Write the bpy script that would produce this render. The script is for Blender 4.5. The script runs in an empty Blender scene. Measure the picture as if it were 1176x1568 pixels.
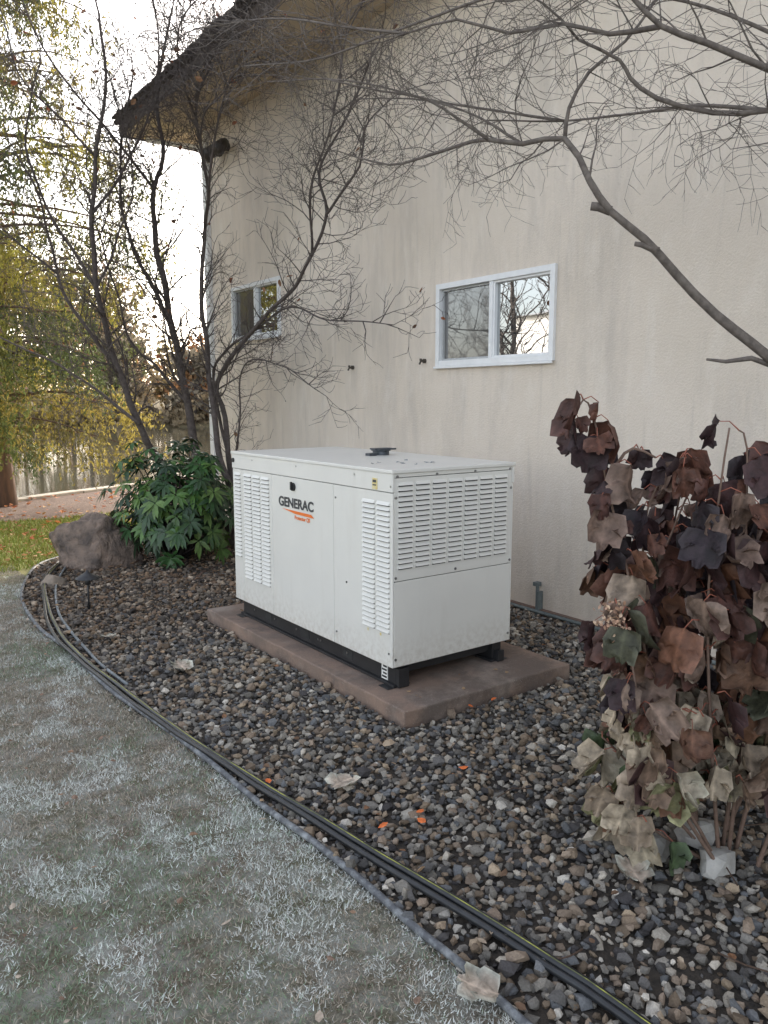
import bpy, bmesh, math, random
import numpy as np
from itertools import combinations
from mathutils import Vector, Matrix, noise as mnoise
random.seed(7); rng=np.random.default_rng(7)
sc=bpy.context.scene
sc.view_settings.view_transform='Standard'; sc.view_settings.look='None'; sc.view_settings.exposure=0
D=bpy.data

# ------------------------------------------------------------ materials
def newmat(name):
    m=D.materials.new(name); m.use_nodes=True; nt=m.node_tree
    b=nt.nodes.get('Principled BSDF'); return m,nt,b
def N(nt,t,**k):
    n=nt.nodes.new(t)
    for a,v in k.items(): setattr(n,a,v)
    return n
def coords(nt,scale=(1,1,1)):
    tc=N(nt,'ShaderNodeTexCoord'); mp=N(nt,'ShaderNodeMapping'); mp.inputs['Scale'].default_value=scale
    nt.links.new(tc.outputs['Object'],mp.inputs[0]); return mp.outputs[0]
def noise(nt,vec,scale,detail=5,rough=.6):
    n=N(nt,'ShaderNodeTexNoise'); n.inputs['Scale'].default_value=scale
    n.inputs['Detail'].default_value=detail; n.inputs['Roughness'].default_value=rough
    nt.links.new(vec,n.inputs['Vector']); return n.outputs['Fac']
def rng_(nt,fac,a,b,c=0,d=1):
    r=N(nt,'ShaderNodeMapRange'); r.inputs[1].default_value=a; r.inputs[2].default_value=b
    r.inputs[3].default_value=c; r.inputs[4].default_value=d
    nt.links.new(fac,r.inputs[0]); return r.outputs[0]
def mix(nt,fac,a,b,mode='MIX'):
    m=N(nt,'ShaderNodeMix',data_type='RGBA',blend_type=mode)
    for i,x in ((0,fac),(6,a),(7,b)):
        if isinstance(x,(int,float)): m.inputs[i].default_value=x
        elif isinstance(x,tuple): m.inputs[i].default_value=(*x,1)
        else: nt.links.new(x,m.inputs[i])
    return m.outputs[2]
def math_(nt,op,a,b=0.0):
    m=N(nt,'ShaderNodeMath',operation=op)
    for i,x in ((0,a),(1,b)):
        if isinstance(x,(int,float)): m.inputs[i].default_value=x
        else: nt.links.new(x,m.inputs[i])
    return m.outputs[0]
def bump(nt,b,h,strength=.3,dist=.01):
    n=N(nt,'ShaderNodeBump'); n.inputs['Strength'].default_value=strength; n.inputs['Distance'].default_value=dist
    nt.links.new(h,n.inputs['Height']); nt.links.new(n.outputs[0],b.inputs['Normal'])
def simple(name,c1,c2=None,scale=8,rough=.6,metal=0,bs=None,bstr=.3,bdist=.005,lo=.35,hi=.65,vs=(1,1,1),spec=.5):
    m,nt,b=newmat(name); b.inputs['Roughness'].default_value=rough; b.inputs['Metallic'].default_value=metal
    b.inputs['Specular IOR Level'].default_value=spec
    v=coords(nt,vs); c2=c2 or tuple(x*.8 for x in c1)
    nt.links.new(mix(nt,rng_(nt,noise(nt,v,scale),lo,hi),c1,c2),b.inputs['Base Color'])
    if bs: bump(nt,b,noise(nt,v,bs),bstr,bdist)
    return m
def attrmat(name,rough=.7,transl=0,nscale=60,var=.35,spec=.4,bs=None,bstr=.4,bdist=.004):
    m,nt,b=newmat(name); b.inputs['Roughness'].default_value=rough; b.inputs['Specular IOR Level'].default_value=spec
    at=N(nt,'ShaderNodeAttribute',attribute_name='Col'); v=coords(nt)
    col=at.outputs['Color']
    if var:
        f=rng_(nt,noise(nt,v,nscale),.25,.75,1-var,1+var)
        cc=N(nt,'ShaderNodeCombineColor')
        for i in range(3): nt.links.new(f,cc.inputs[i])
        col=mix(nt,1.0,col,cc.outputs[0],'MULTIPLY')
    nt.links.new(col,b.inputs['Base Color'])
    if bs: bump(nt,b,noise(nt,v,bs),bstr,bdist)
    if transl:
        t=N(nt,'ShaderNodeBsdfTranslucent'); nt.links.new(col,t.inputs[0])
        ms=N(nt,'ShaderNodeMixShader'); ms.inputs[0].default_value=transl
        out=nt.nodes['Material Output']; nt.links.new(b.outputs[0],ms.inputs[1]); nt.links.new(t.outputs[0],ms.inputs[2]); nt.links.new(ms.outputs[0],out.inputs[0])
    return m

# ------------------------------------------------------------ mesh helpers
class MB:
    def __init__(s): s.v=[];s.f=[];s.c=[];s.m=[]
    def add(s,vs,fs,col=(1,1,1),mi=0):
        o=len(s.v); s.v.extend([tuple(x) for x in vs]); s.f.extend([tuple(i+o for i in f) for f in fs])
        s.c.extend([col]*len(vs)); s.m.extend([mi]*len(fs))
    def box(s,x0,x1,y0,y1,z0,z1,mi=0,col=(1,1,1)):
        vs=[(x,y,z) for z in(z0,z1) for y in(y0,y1) for x in(x0,x1)]
        s.add(vs,[(0,2,3,1),(4,5,7,6),(0,1,5,4),(1,3,7,5),(3,2,6,7),(2,0,4,6)],col,mi)
    def tube(s,path,rad,sides=6,col=(1,1,1),mi=0,cap=True):
        n=len(path)
        if n<2: return
        P=[Vector(p) for p in path]; t0=(P[1]-P[0]).normalized()
        u=t0.orthogonal().normalized(); vs=[]
        for i in range(n):
            t=(P[min(i+1,n-1)]-P[max(i-1,0)])
            if t.length<1e-9: t=t0
            t.normalize(); u=(u-t*u.dot(t))
            if u.length<1e-6: u=t.orthogonal()
            u.normalize(); w=t.cross(u); r=rad[i] if hasattr(rad,'__len__') else rad
            for k in range(sides):
                a=2*math.pi*k/sides; vs.append(P[i]+(u*math.cos(a)+w*math.sin(a))*r)
        fs=[]
        for i in range(n-1):
            for k in range(sides):
                k2=(k+1)%sides; fs.append((i*sides+k,i*sides+k2,(i+1)*sides+k2,(i+1)*sides+k))
        if cap and sides>3: fs.append(tuple(range(sides))[::-1]); fs.append(tuple((n-1)*sides+k for k in range(sides)))
        s.add(vs,fs,col,mi)
    def obj(s,name,mats,parent=None,smooth=False,bevel=0):
        me=D.meshes.new(name); me.from_pydata(s.v,[],s.f)
        for m in mats: me.materials.append(m)
        me.polygons.foreach_set('material_index',s.m)
        if smooth: me.polygons.foreach_set('use_smooth',[True]*len(s.f))
        ca=me.color_attributes.new('Col','FLOAT_COLOR','POINT')
        ca.data.foreach_set('color',np.c_[np.array(s.c,dtype=float),np.ones(len(s.c))].ravel())
        me.update(); o=D.objects.new(name,me); sc.collection.objects.link(o)
        if parent: o.parent=parent
        if bevel:
            b=o.modifiers.new('b','BEVEL'); b.width=bevel; b.segments=2; b.limit_method='ANGLE'
        return o
def bulk(name,V,F,C,mats,smooth=False,parent=None):
    me=D.meshes.new(name); n=len(V); m,k=F.shape
    me.vertices.add(n); me.vertices.foreach_set('co',np.ascontiguousarray(V,dtype=np.float32).ravel())
    me.loops.add(m*k); me.loops.foreach_set('vertex_index',np.ascontiguousarray(F,dtype=np.int32).ravel())
    me.polygons.add(m); me.polygons.foreach_set('loop_start',np.arange(m,dtype=np.int32)*k)
    me.polygons.foreach_set('use_smooth',np.full(m,smooth))
    me.update(calc_edges=True)
    if C is not None:
        ca=me.color_attributes.new('Col','FLOAT_COLOR','POINT')
        ca.data.foreach_set('color',np.c_[C,np.ones(n)].astype(np.float32).ravel())
    for mt in mats: me.materials.append(mt)
    o=D.objects.new(name,me); sc.collection.objects.link(o)
    if parent: o.parent=parent
    return o
def empty(name):
    e=D.objects.new(name,None); sc.collection.objects.link(e); return e
def inpoly(x,y,poly):
    ins=np.zeros(x.shape,bool); n=len(poly)
    for i in range(n):
        x1,y1=poly[i]; x2,y2=poly[(i+1)%n]
        if y1==y2: continue
        c=((y1>y)!=(y2>y))&(x<(x2-x1)*(y-y1)/(y2-y1)+x1); ins^=c
    return ins
def catmull(pts,step=.06):
    P=[Vector(p) for p in pts]; P=[P[0]*2-P[1]]+P+[P[-1]*2-P[-2]]; out=[]
    for i in range(1,len(P)-2):
        L=(P[i+1]-P[i]).length; k=max(2,int(L/step))
        for j in range(k):
            t=j/k; a,b,c,d=P[i-1],P[i],P[i+1],P[i+2]
            out.append(.5*((2*b)+(c-a)*t+(2*a-5*b+4*c-d)*t*t+(3*b-a-3*c+d)*t**3))
    out.append(P[-2]); return out
def vnoise(x,y,s,seed=0,oct=3):
    out=np.zeros_like(x); amp=1; tot=0
    for o in range(oct):
        r=np.random.default_rng(seed+o); G=r.random((64,64))
        xs=(x*s*2**o)%63; ys=(y*s*2**o)%63
        xi=xs.astype(int); yi=ys.astype(int); fx=xs-xi; fy=ys-yi
        fx=fx*fx*(3-2*fx); fy=fy*fy*(3-2*fy); x1=(xi+1)%64; y1=(yi+1)%64
        out+=amp*((G[xi,yi]*(1-fx)+G[x1,yi]*fx)*(1-fy)+(G[xi,y1]*(1-fx)+G[x1,y1]*fx)*fy); tot+=amp; amp*=.5
    return out/tot

# ------------------------------------------------------------ camera, light
cam=D.cameras.new('camera'); co=D.objects.new('camera',cam); sc.collection.objects.link(co)
co.location=(-2.436,-3.258,1.66); co.rotation_euler=(math.radians(90-8.14),0,math.radians(-36.15))
cam.sensor_width=36; cam.lens=27.6; cam.clip_end=2000; sc.camera=co
EL,AZ=math.radians(24),math.radians(51)
w=D.worlds.new('World'); sc.world=w; w.use_nodes=True; nt=w.node_tree
bg=nt.nodes['Background']; sky=nt.nodes.new('ShaderNodeTexSky'); sky.sky_type='NISHITA'; sky.sun_disc=False
sky.sun_elevation=EL; sky.sun_rotation=AZ; sky.dust_density=3.0; sky.air_density=1.0; sky.ozone_density=.8
hs=nt.nodes.new('ShaderNodeHueSaturation'); hs.inputs['Saturation'].default_value=.5; nt.links.new(sky.outputs[0],hs.inputs['Color'])
mw=nt.nodes.new('ShaderNodeMix'); mw.data_type='RGBA'; mw.blend_type='MULTIPLY'; mw.inputs[0].default_value=1; mw.inputs[7].default_value=(1.035,1.0,.965,1)
nt.links.new(hs.outputs[0],mw.inputs[6]); nt.links.new(mw.outputs[2],bg.inputs[0]); bg.inputs[1].default_value=.59
sl=D.lights.new('sun','SUN'); sl.energy=5; sl.angle=math.radians(.5); sl.color=(1,.92,.78)
so=D.objects.new('sun',sl); sc.collection.objects.link(so)
so.rotation_euler=Vector((math.cos(EL)*math.sin(AZ),math.cos(EL)*math.cos(AZ),math.sin(EL))).to_track_quat('Z','Y').to_euler()

# ------------------------------------------------------------ outlines
EDGE=[(2.04,7.6),(1.3,7.2),(.4,6.3),(-.26,5.45),(-.68,5.01),(-.96,4.28),(-1.13,3.55),(-1.20,2.69),(-1.17,1.94),(-1.17,1.09),(-1.11,.445),(-1.08,-.11),(-1.07,-.54),(-1.04,-.9),(-1.03,-1.23),(-1.03,-1.515),(-1.022,-1.745),(-1.034,-1.94),(-1.05,-3),(-1.1,-5)]
EDGEc=[(p.x,p.y) for p in catmull([(a,b,0) for a,b in EDGE],.08)]
BED=EDGEc+[(2.04,-5)]
# ------------------------------------------------------------ ground
t=np.linspace(-5.6,5.6,330); gx=2.5*np.sinh(t); X,Y=np.meshgrid(gx,gx+6,indexing='ij')
def sstep(a,b,x):
    q=np.clip((x-a)/(b-a),0,1); return q*q*(3-2*q)
d1=(X-.42)*-.46+(Y-10.84)*.888; d2=(X+2.436)*.279+(Y+3.258)*.96
Z=-1.1*sstep(.05,.9,d1)*(1-sstep(54,58,d2)) + 2.6*sstep(58,90,d2)
n=len(gx); I=np.arange(n*n).reshape(n,n)
F=np.stack([I[:-1,:-1],I[1:,:-1],I[1:,1:],I[:-1,1:]],-1).reshape(-1,4)
m,nt,b=newmat('lawn_ground'); v=coords(nt); b.inputs['Roughness'].default_value=.95
c=mix(nt,rng_(nt,noise(nt,v,3),.4,.6),(.19,.185,.12),(.22,.175,.13))
c=mix(nt,rng_(nt,noise(nt,v,60),.4,.65),c,(.11,.10,.07))
sp=N(nt,'ShaderNodeSeparateXYZ'); nt.links.new(v,sp.inputs[0])
fr=math_(nt,'MULTIPLY',rng_(nt,sp.outputs[1],3.6,5.2,1,0),rng_(nt,noise(nt,v,9),.42,.62,0,.5))
c2=mix(nt,fr,c,(.46,.48,.45))
c2=mix(nt,rng_(nt,sp.outputs[1],4.0,5.2),c2,mix(nt,rng_(nt,noise(nt,v,5),.4,.6),(.19,.22,.045),(.25,.22,.06)))
c2=mix(nt,rng_(nt,sp.outputs[1],30,50),c2,(.16,.13,.07))
nt.links.new(c2,b.inputs['Base Color']); bump(nt,b,noise(nt,v,90),.6,.02)
bulk('ground',np.stack([X.ravel(),Y.ravel(),Z.ravel()],-1),F,None,[m],True)
mb=MB(); mb.add([(x,y,.006) for x,y in BED],[tuple(range(len(BED)))[::-1]])
mb.obj('gravel_bed_soil',[simple('bed_soil',(.07,.056,.043),(.03,.026,.022),40,.95,bs=80,bstr=.8,bdist=.02)])
B1=[(-7,7.4),(-3,8.0),(-.4,8.35),(1.1,8.05),(3,8.4),(6,9.6),(10,11.5)]
B2=[(-7,7.5),(-3,9.05),(.42,10.75),(2.4,11.8),(6,13.65),(10,15.7)]
poly=B1+B2[::-1]
mb=MB(); mb.add([(x,y,.012) for x,y in poly],[tuple(range(len(poly)))])
mb.obj('mulch_strip',[simple('mulch',(.18,.115,.085),(.08,.05,.04),30,.95,bs=60,bstr=1,bdist=.03)])
mb=MB()
cu=catmull([(x,y,0) for x,y in B2],.8)
for a,bb in zip(cu[:-1],cu[1:]):
    tt=(bb-a).normalized(); nn=Vector((-tt.y,tt.x,0))*.12; dz=random.uniform(-.01,.01)
    q=[a-nn,bb-nn-tt*.01,bb+nn-tt*.01,a+nn]
    vs=[(p.x,p.y,-.5) for p in q]+[(p.x,p.y,.06+dz) for p in q]
    mb.add(vs,[(4,5,6,7),(0,1,5,4),(1,2,6,5),(2,3,7,6),(3,0,4,7)])
mb.obj('shoreline_stone_curb',[simple('curb_stone',(.40,.36,.30),(.28,.25,.21),12,.9,bs=50)],bevel=.015)
m,nt,b=newmat('pond_water'); b.inputs['Base Color'].default_value=(.07,.065,.045,1); b.inputs['Roughness'].default_value=.07; b.inputs['Specular IOR Level'].default_value=.4
bump(nt,b,noise(nt,coords(nt,(1,1.2,1)),2.0,2),.02,.02)
mb=MB(); nx,ny=-.46,.888
def pt(al,d): return (.42+ny*al+nx*d,10.84-nx*al+ny*d,-.24)
mb.add([pt(-140,-.2),pt(160,-.2),pt(160,90),pt(-140,90)],[(0,1,2,3)])
mb.obj('pond_water',[m])

# ------------------------------------------------------------ gravel
ico=[(0,-1,1.618),(0,1,1.618),(0,-1,-1.618),(0,1,-1.618),(1,1.618,0),(-1,1.618,0),(1,-1.618,0),(-1,-1.618,0),(1.618,0,1),(-1.618,0,1),(1.618,0,-1),(-1.618,0,-1)]
icoV=np.array(ico)/1.902
fs=[]
for a,bb,c in combinations(range(12),3):
    L=[np.linalg.norm(icoV[i]-icoV[j]) for i,j in((a,bb),(bb,c),(a,c))]
    if max(L)<1.1:
        nn=np.cross(icoV[bb]-icoV[a],icoV[c]-icoV[a]); fs.append((a,bb,c) if nn.dot(icoV[a])>0 else (a,c,bb))
icoF=np.array(fs)
TPL=[]
for k in range(24):
    T=icoV*(1+rng.uniform(-.28,.22,(12,1)))+rng.uniform(-.12,.12,(12,3))
    for q in range(4):
        nn=rng.normal(size=3); nn/=np.linalg.norm(nn); h=rng.uniform(.45,.7); dd=T@nn
        T=T-np.outer(np.clip(dd-h,0,None),nn)
    TPL.append(T)
TPL=np.array(TPL)
def rocks(px,py,pz,rad,cols,name,mat,flat=.75):
    n=len(px); t=rng.integers(0,len(TPL),n)
    q=rng.normal(size=(n,4)); q/=np.linalg.norm(q,axis=1)[:,None]; a,b,c,d=q.T
    R=np.stack([1-2*(c*c+d*d),2*(b*c-a*d),2*(b*d+a*c),2*(b*c+a*d),1-2*(b*b+d*d),2*(c*d-a*b),2*(b*d-a*c),2*(c*d+a*b),1-2*(b*b+c*c)],-1).reshape(n,3,3)
    S=rng.uniform(.65,1.3,(n,1,3))*rad[:,None,None]
    V=np.einsum('nij,nkj->nki',R,TPL[t]*S); V[:,:,2]*=flat
    V+=np.stack([px,py,pz],-1)[:,None,:]
    F=(icoF[None]+(np.arange(n)*12)[:,None,None]).reshape(-1,3)
    return bulk(name,V.reshape(-1,3),F,np.repeat(cols,12,axis=0),[mat])
s=.0290
xs=np.arange(-1.35,2.1,s); ys=np.arange(-3.6,7.6,s); GX,GY=np.meshgrid(xs,ys); GX=GX.ravel()+rng.uniform(-.5,.5,GX.size)*s*1.3; GY=GY.ravel()+rng.uniform(-.5,.5,GY.size)*s*1.3
GX=np.r_[GX,rng.uniform(-1.3,2.04,13000)]; GY=np.r_[GY,rng.uniform(-3.6,7.6,13000)]
top=np.r_[np.zeros(len(GX)-13000),np.ones(13000)]
ok=inpoly(GX,GY,BED)&~((GX>-.14)&(GX<1.135)&(GY>-.29)&(GY<2.195))&(GX<2.02)
bx,by=(GX-1.0)/1.1,(GY-4.8)/1.3; dens=np.where(bx**2+by**2<1,.3,1.0)*np.where(vnoise(GX,GY,2.0,77,3)<.33,.7,1.0); ok&=rng.random(len(GX))<dens
GX,GY,top=GX[ok],GY[ok],top[ok]; n=len(GX)
rad=np.clip(rng.lognormal(math.log(.0160),.34,n),.007,.033)
pal=np.array([(.175,.16,.14),(.26,.235,.20),(.10,.093,.088),(.36,.32,.265),(.23,.175,.13),(.13,.132,.135),(.50,.46,.40),(.175,.13,.09),(.30,.23,.16),(.055,.05,.05)])
ci=rng.choice(len(pal),n,p=[.18,.14,.14,.08,.12,.10,.03,.10,.05,.06])
cols=pal[ci]*rng.uniform(.65,1.28,(n,1))
warm=sstep(0,3.5,GY)[:,None]; cols=cols*(1-warm*np.array([.16,.26,.34]))
gm=attrmat('gravel_stone',.8,0,180,.3,.35,bs=350,bstr=.3,bdist=.002)
rocks(GX,GY,rad*.45+top*rng.uniform(.008,.022,n)+rng.uniform(0,.008,n),rad,cols,'gravel',gm)

# ------------------------------------------------------------ grass
def blades(n,xr,yr,mask,Lr,wid,colf,name,mat,tilt=(.5,1.35)):
    x=rng.uniform(*xr,n); y=rng.uniform(*yr,n); k=mask(x,y); x,y=x[k],y[k]; n=len(x)
    L=rng.uniform(*Lr,n); th=rng.uniform(0,2*math.pi,n); ti=rng.uniform(*tilt,n); ph=rng.uniform(0,math.pi,n)
    cl=vnoise(x,y,16,5,2); L*=.55+.9*cl
    b=np.stack([x,y,np.full(n,.002)+.012*cl],-1); sd=np.stack([np.cos(ph),np.sin(ph),np.zeros(n)],-1)*(wid*rng.uniform(.6,1.3,n))[:,None]
    tip=b+np.stack([np.cos(th)*np.sin(ti),np.sin(th)*np.sin(ti),np.cos(ti)],-1)*L[:,None]; V=np.stack([b-sd,b+sd,tip],1).reshape(-1,3)
    return bulk(name,V,np.arange(3*n).reshape(n,3),np.repeat(colf(x,y),3,axis=0),[mat])
def notbed(x,y): return ~inpoly(x,y,BED)
def fcol(x,y):
    n=len(x); fr=vnoise(x,y,1.9,11,3)*.5+vnoise(x,y,9,61,4)*.5; br=vnoise(x,y,1.5,31,4); gn=vnoise(x,y,1.7,91,3); r=rng.random(n)
    green=np.array([.17,.235,.125]); tan=np.array([.40,.335,.26]); frost=np.array([.78,.81,.78]); brown=np.array([.20,.15,.11])
    near=sstep(1.5,-1.2,y)
    pt_=np.clip(.72+2.2*(br-.5)-2.6*np.clip(gn-.46,-.1,1)-.22*near,.08,.95)
    C=np.where((r<pt_)[:,None],tan,green); C=np.where((rng.random(n)<(.14+.35*np.clip(br-.5,0,1)*2))[:,None],brown,C)
    pf=np.clip((fr-.455+.03*near)*6.5,0.06,.92)
    f=np.maximum((rng.random(n)<pf)*rng.uniform(.4,1,n),.08)
    C=C*(1-f[:,None])+frost*f[:,None]
    return C*rng.uniform(.65,1.2,(n,1))
gmat=attrmat('grass_blades',.8,0,40,0,.3)
blades(330000,(-3.1,-.9),(-2.4,5.2),notbed,(.010,.024),.0020,fcol,'frosted_grass',gmat,(.3,1.4))
def scol(x,y):
    n=len(x); r=rng.random(n)[:,None]; C=np.where(r<.6,np.array([.19,.24,.035]),np.where(r<.85,np.array([.29,.28,.06]),np.array([.3,.17,.06])))
    return C*rng.uniform(.7,1.2,(n,1))
blades(60000,(-4,4),(4.9,9),lambda x,y:notbed(x,y)&(y<8.3),(.04,.07),.006,scol,'sunlit_grass',gmat,(.2,1.1))

# ------------------------------------------------------------ edging and hoses
mb=MB(); path=[Vector((x,y,.026+.006*mnoise.noise(Vector((x*3,y*3,0))))) for x,y in EDGEc[22:]]
mb.tube(path,.0130,8)
mb.obj('lawn_edging',[simple('edging_plastic',(.085,.09,.10),(.34,.36,.37),25,.65,lo=.45,hi=.8)],smooth=True)
H=[(-.26,5.42),(-.754,4.29),(-1.008,3.21),(-1.147,2.177),(-1.128,1.12),(-1.077,.276),(-.998,-.4),(-.928,-.907),(-.876,-1.32),(-.834,-1.66),(-.809,-1.9),(-.793,-2.115),(-.78,-3),(-.8,-4.5)]
black=simple('black_rubber',(.012,.013,.016),(.026,.028,.031),20,.38); yel=simple('yellow_stripe',(.40,.40,.07),(.10,.11,.04),9,.5,lo=.42,hi=.58); grey=simple('grey_tube',(.12,.135,.14),(.26,.28,.29),14,.55)
hose=empty('garden_hose')
def hp(off,z,amp,sd):
    pts=catmull([(x,y,z) for x,y in H],.07); out=[]
    for i,p in enumerate(pts):
        tt=(pts[min(i+1,len(pts)-1)]-pts[max(i-1,0)]).normalized(); nn=Vector((-tt.y,tt.x,0)); k=mnoise.noise(Vector((i*.06,sd,0)))
        out.append(p+nn*(off+k*amp)+Vector((0,0,abs(mnoise.noise(Vector((i*.11,sd+5,0))))*.014)))
    return out
h1=hp(.0,.042,.02,1.3); mb=MB(); mb.tube(h1,.0135,10); mb.obj('hose_body',[black],hose,True)
mb=MB(); mb.tube([p+Vector((-.003,0,.0128)) for p in h1],.0018,6); mb.obj('hose_stripe',[yel],hose,True)
h2=hp(-.028,.038,.022,1.9); mb=MB(); mb.tube(h2,.012,10); mb.obj('hose_twin',[black],hose,True)
mb=MB(); mb.tube(hp(.07,.03,.05,7.7)[:62],.010,8); mb.obj('drip_tube',[grey],None,True)

# ------------------------------------------------------------ pad
mb=MB()
def slab(x0,x1,y0,y1,z1):
    nx_,ny_=14,26; vs=[];fs=[]
    for j in range(ny_+1):
        for i in range(nx_+1):
            x=x0+(x1-x0)*i/nx_; y=y0+(y1-y0)*j/ny_
            if i in(0,nx_): x+=random.uniform(-.005,.005)
            if j in(0,ny_): y+=random.uniform(-.005,.005)
            vs.append((x,y,z1+random.uniform(-.0015,.0015)))
    W=nx_+1
    for j in range(ny_):
        for i in range(nx_): a=j*W+i; fs.append((a,a+1,a+W+1,a+W))
    rim=[i for i in range(W)]+[j*W+nx_ for j in range(1,ny_+1)]+[ny_*W+i for i in range(nx_-1,-1,-1)]+[j*W for j in range(ny_-1,0,-1)]
    o=len(vs)
    for r in rim: vs.append((vs[r][0],vs[r][1],-.05))
    for k in range(len(rim)):
        k2=(k+1)%len(rim); fs.append((rim[k],o+k,o+k2,rim[k2]))
    mb.add(vs,fs)
slab(-.12,1.115,-.27,2.175,.10)
m,nt,b=newmat('pad_concrete'); v=coords(nt); b.inputs['Roughness'].default_value=.85
c=mix(nt,rng_(nt,noise(nt,v,5,8),.35,.65),(.27,.185,.14),(.17,.125,.10))
c=mix(nt,rng_(nt,noise(nt,v,2.3,6),.52,.68,0,.5),c,(.36,.31,.27))
c=mix(nt,rng_(nt,noise(nt,v,1.7,8,.75),.50,.60,0,.75),c,(.115,.09,.078))
c=mix(nt,rng_(nt,noise(nt,v,150,2),.62,.75,0,.6),c,(.48,.42,.36))
nt.links.new(c,b.inputs['Base Color']); bump(nt,b,noise(nt,v,60,8),.5,.006)
mb.obj('concrete_pad',[m],bevel=.008)

# ------------------------------------------------------------ generator
G=empty('standby_generator')
paint,nt,b=newmat('cream_powdercoat'); v=coords(nt); b.inputs['Roughness'].default_value=.34
c=mix(nt,rng_(nt,noise(nt,v,2.5,6),.35,.7),(.75,.735,.685),(.71,.695,.65))
c=mix(nt,rng_(nt,noise(nt,coords(nt,(1,1,.15)),9,5),.56,.75,0,.25),c,(.60,.57,.51))
sp=N(nt,'ShaderNodeSeparateXYZ'); nt.links.new(v,sp.inputs[0])
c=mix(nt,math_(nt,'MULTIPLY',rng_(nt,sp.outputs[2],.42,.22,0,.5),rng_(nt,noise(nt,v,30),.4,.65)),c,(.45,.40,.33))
nt.links.new(c,b.inputs['Base Color']); bump(nt,b,noise(nt,v,500,2),.04,.001)
dark=simple('dark_void',(.03,.03,.03),(.02,.02,.02),5,.8); blk=simple('black_steel',(.014,.014,.016),(.024,.024,.026),9,.5,bs=90,bstr=.1)
steel=simple('zinc_screw',(.35,.35,.34),(.2,.2,.2),30,.35,.8)
x0,x1,y0,y1,z0,z1=0,.885,0,1.915,.225,1.29
mb=MB(); mb.box(.012,.873,.012,1.903,.24,1.275); mb.obj('inner_core',[dark],G)
mb=MB()
g=.0035; T=.011
band=1.178
for ya,yb in((y0,.58-g),(.58,1.335-g),(1.335,1.775-g),(1.775,y1)):
    mb.box(x0,x0+T,ya,yb,z0,band-g)
mb.box(x0-.004,x0+T,y0-.004,y1+.004,band,z1-.012)
mb.box(x1-T,x1,y0,y1,z0,band-g); mb.box(x1-T,x1+.004,y0-.004,y1+.004,band,z1-.012)
for yy,s_ in((y0,1),(y1,-1)):
    a,bb=(yy,yy+T*s_) if s_>0 else (yy-T,yy)
    mb.box(x0+T+.001,x1-T-.001,a,bb,z0,.70-g); mb.box(x0+T+.001,x1-T-.001,a,bb,.70,band+.075)
    mb.box(x0+T+.001,x1-T-.001,a,bb,band+.078,z1-.012)
mb.box(x0-.010,x1+.010,y0-.010,y1+.010,z1-.012,z1+.008)
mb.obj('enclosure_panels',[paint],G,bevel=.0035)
def louver(mb,axis,u0,u1,zt,h=.0175,pr=.012):
    zb=zt-h
    if axis=='x':
        vs=[(-.0002,u0,zt),(-.0002,u1,zt),(-pr,u1-.004,zb),(-pr,u0+.004,zb),(-.0002,u0,zb),(-.0002,u1,zb)]
    else:
        vs=[(u0,-.0002,zt),(u1,-.0002,zt),(u1-.004,-pr,zb),(u0+.004,-pr,zb),(u0,-.0002,zb),(u1,-.0002,zb)]
    mb.add(vs,[(0,1,2,3),(0,3,4),(1,5,2)],mi=0); mb.add([vs[3],vs[2],vs[5],vs[4]],[(0,1,2,3)],mi=1)
    if axis=='x': q=[(-.0012,u0+.003,zb),(-.0012,u1-.003,zb),(-.0012,u1-.003,zb-.006),(-.0012,u0+.003,zb-.006)]
    else: q=[(u0+.003,-.0012,zb),(u1-.003,-.0012,zb),(u1-.003,-.0012,zb-.0075),(u0+.003,-.0012,zb-.0075)]
    mb.add(q,[(0,1,2,3)],mi=1)
mb=MB()
for c0 in range(7):
    u=.035+c0*.1165
    for r in range(17): louver(mb,'y',u,u+.100,1.232-r*.0278)
for u in(.022,.158):
    for r in range(26): louver(mb,'x',u,u+.118,1.125-r*.0277)
for u in(1.365,1.495,1.625):
    for r in range(27): louver(mb,'x',u,u+.112,1.150-r*.0277)
for r in range(22): louver(mb,'x',1.79,1.885,1.150-r*.0277)
mb.obj('louvres',[paint,dark],G)
mb=MB()
for xa in(.045,.77):
    mb.box(xa,xa+.07,.03,1.885,.118,.2235)
    mb.box(xa-.02,xa+.09,.02,1.895,.104,.117)
mb.box(.116,.769,.06,.10,.16,.222); mb.box(.116,.769,1.80,1.84,.16,.222)
for xa in(-.015,.80):
    for ya in(.02,1.80): mb.box(xa,xa+.09,ya,ya+.09,.101,.1035)
mb.box(.045,.115,-.0,.029,.104,.21); mb.box(.79,.84,.0,.029,.104,.17)
mb.obj('base_frame',[blk],G,bevel=.003)
mb=MB()
for ya in(.45,.95,1.45): mb.box(.0435,.0448,ya,ya+.10,.14,.19,0)
for ya in(.5,.8,.83,1.1,1.4,1.7): mb.box(.040,.0446,ya,ya+.012,.165,.177,1)
mb.obj('frame_slots_bolts',[dark,steel],G)
mb=MB()
def disc(mb,c,nrm,r,th,mi=0,k=10):
    c=Vector(c); nrm=Vector(nrm); mb.tube([c,c+nrm*th],r,k,mi=mi)
for X_,Z_ in((.03,1.262),(.30,1.262),(.58,1.262),(.855,1.262),(.02,.72),(.865,.72),(.02,1.15),(.865,1.15),(.02,.27),(.865,.27),(.44,.72)):
    disc(mb,(X_,-.0,Z_),(0,-1,0),.0075,.004)
for Y_,Z_ in((.012,1.21),(.35,1.25),(1.0,1.25),(1.6,1.25),(.55,.3),(.55,1.1),(.03,.3)): disc(mb,(-.0,Y_,Z_),(-1,0,0),.006,.004)
mb.obj('screws',[steel],G)
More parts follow.
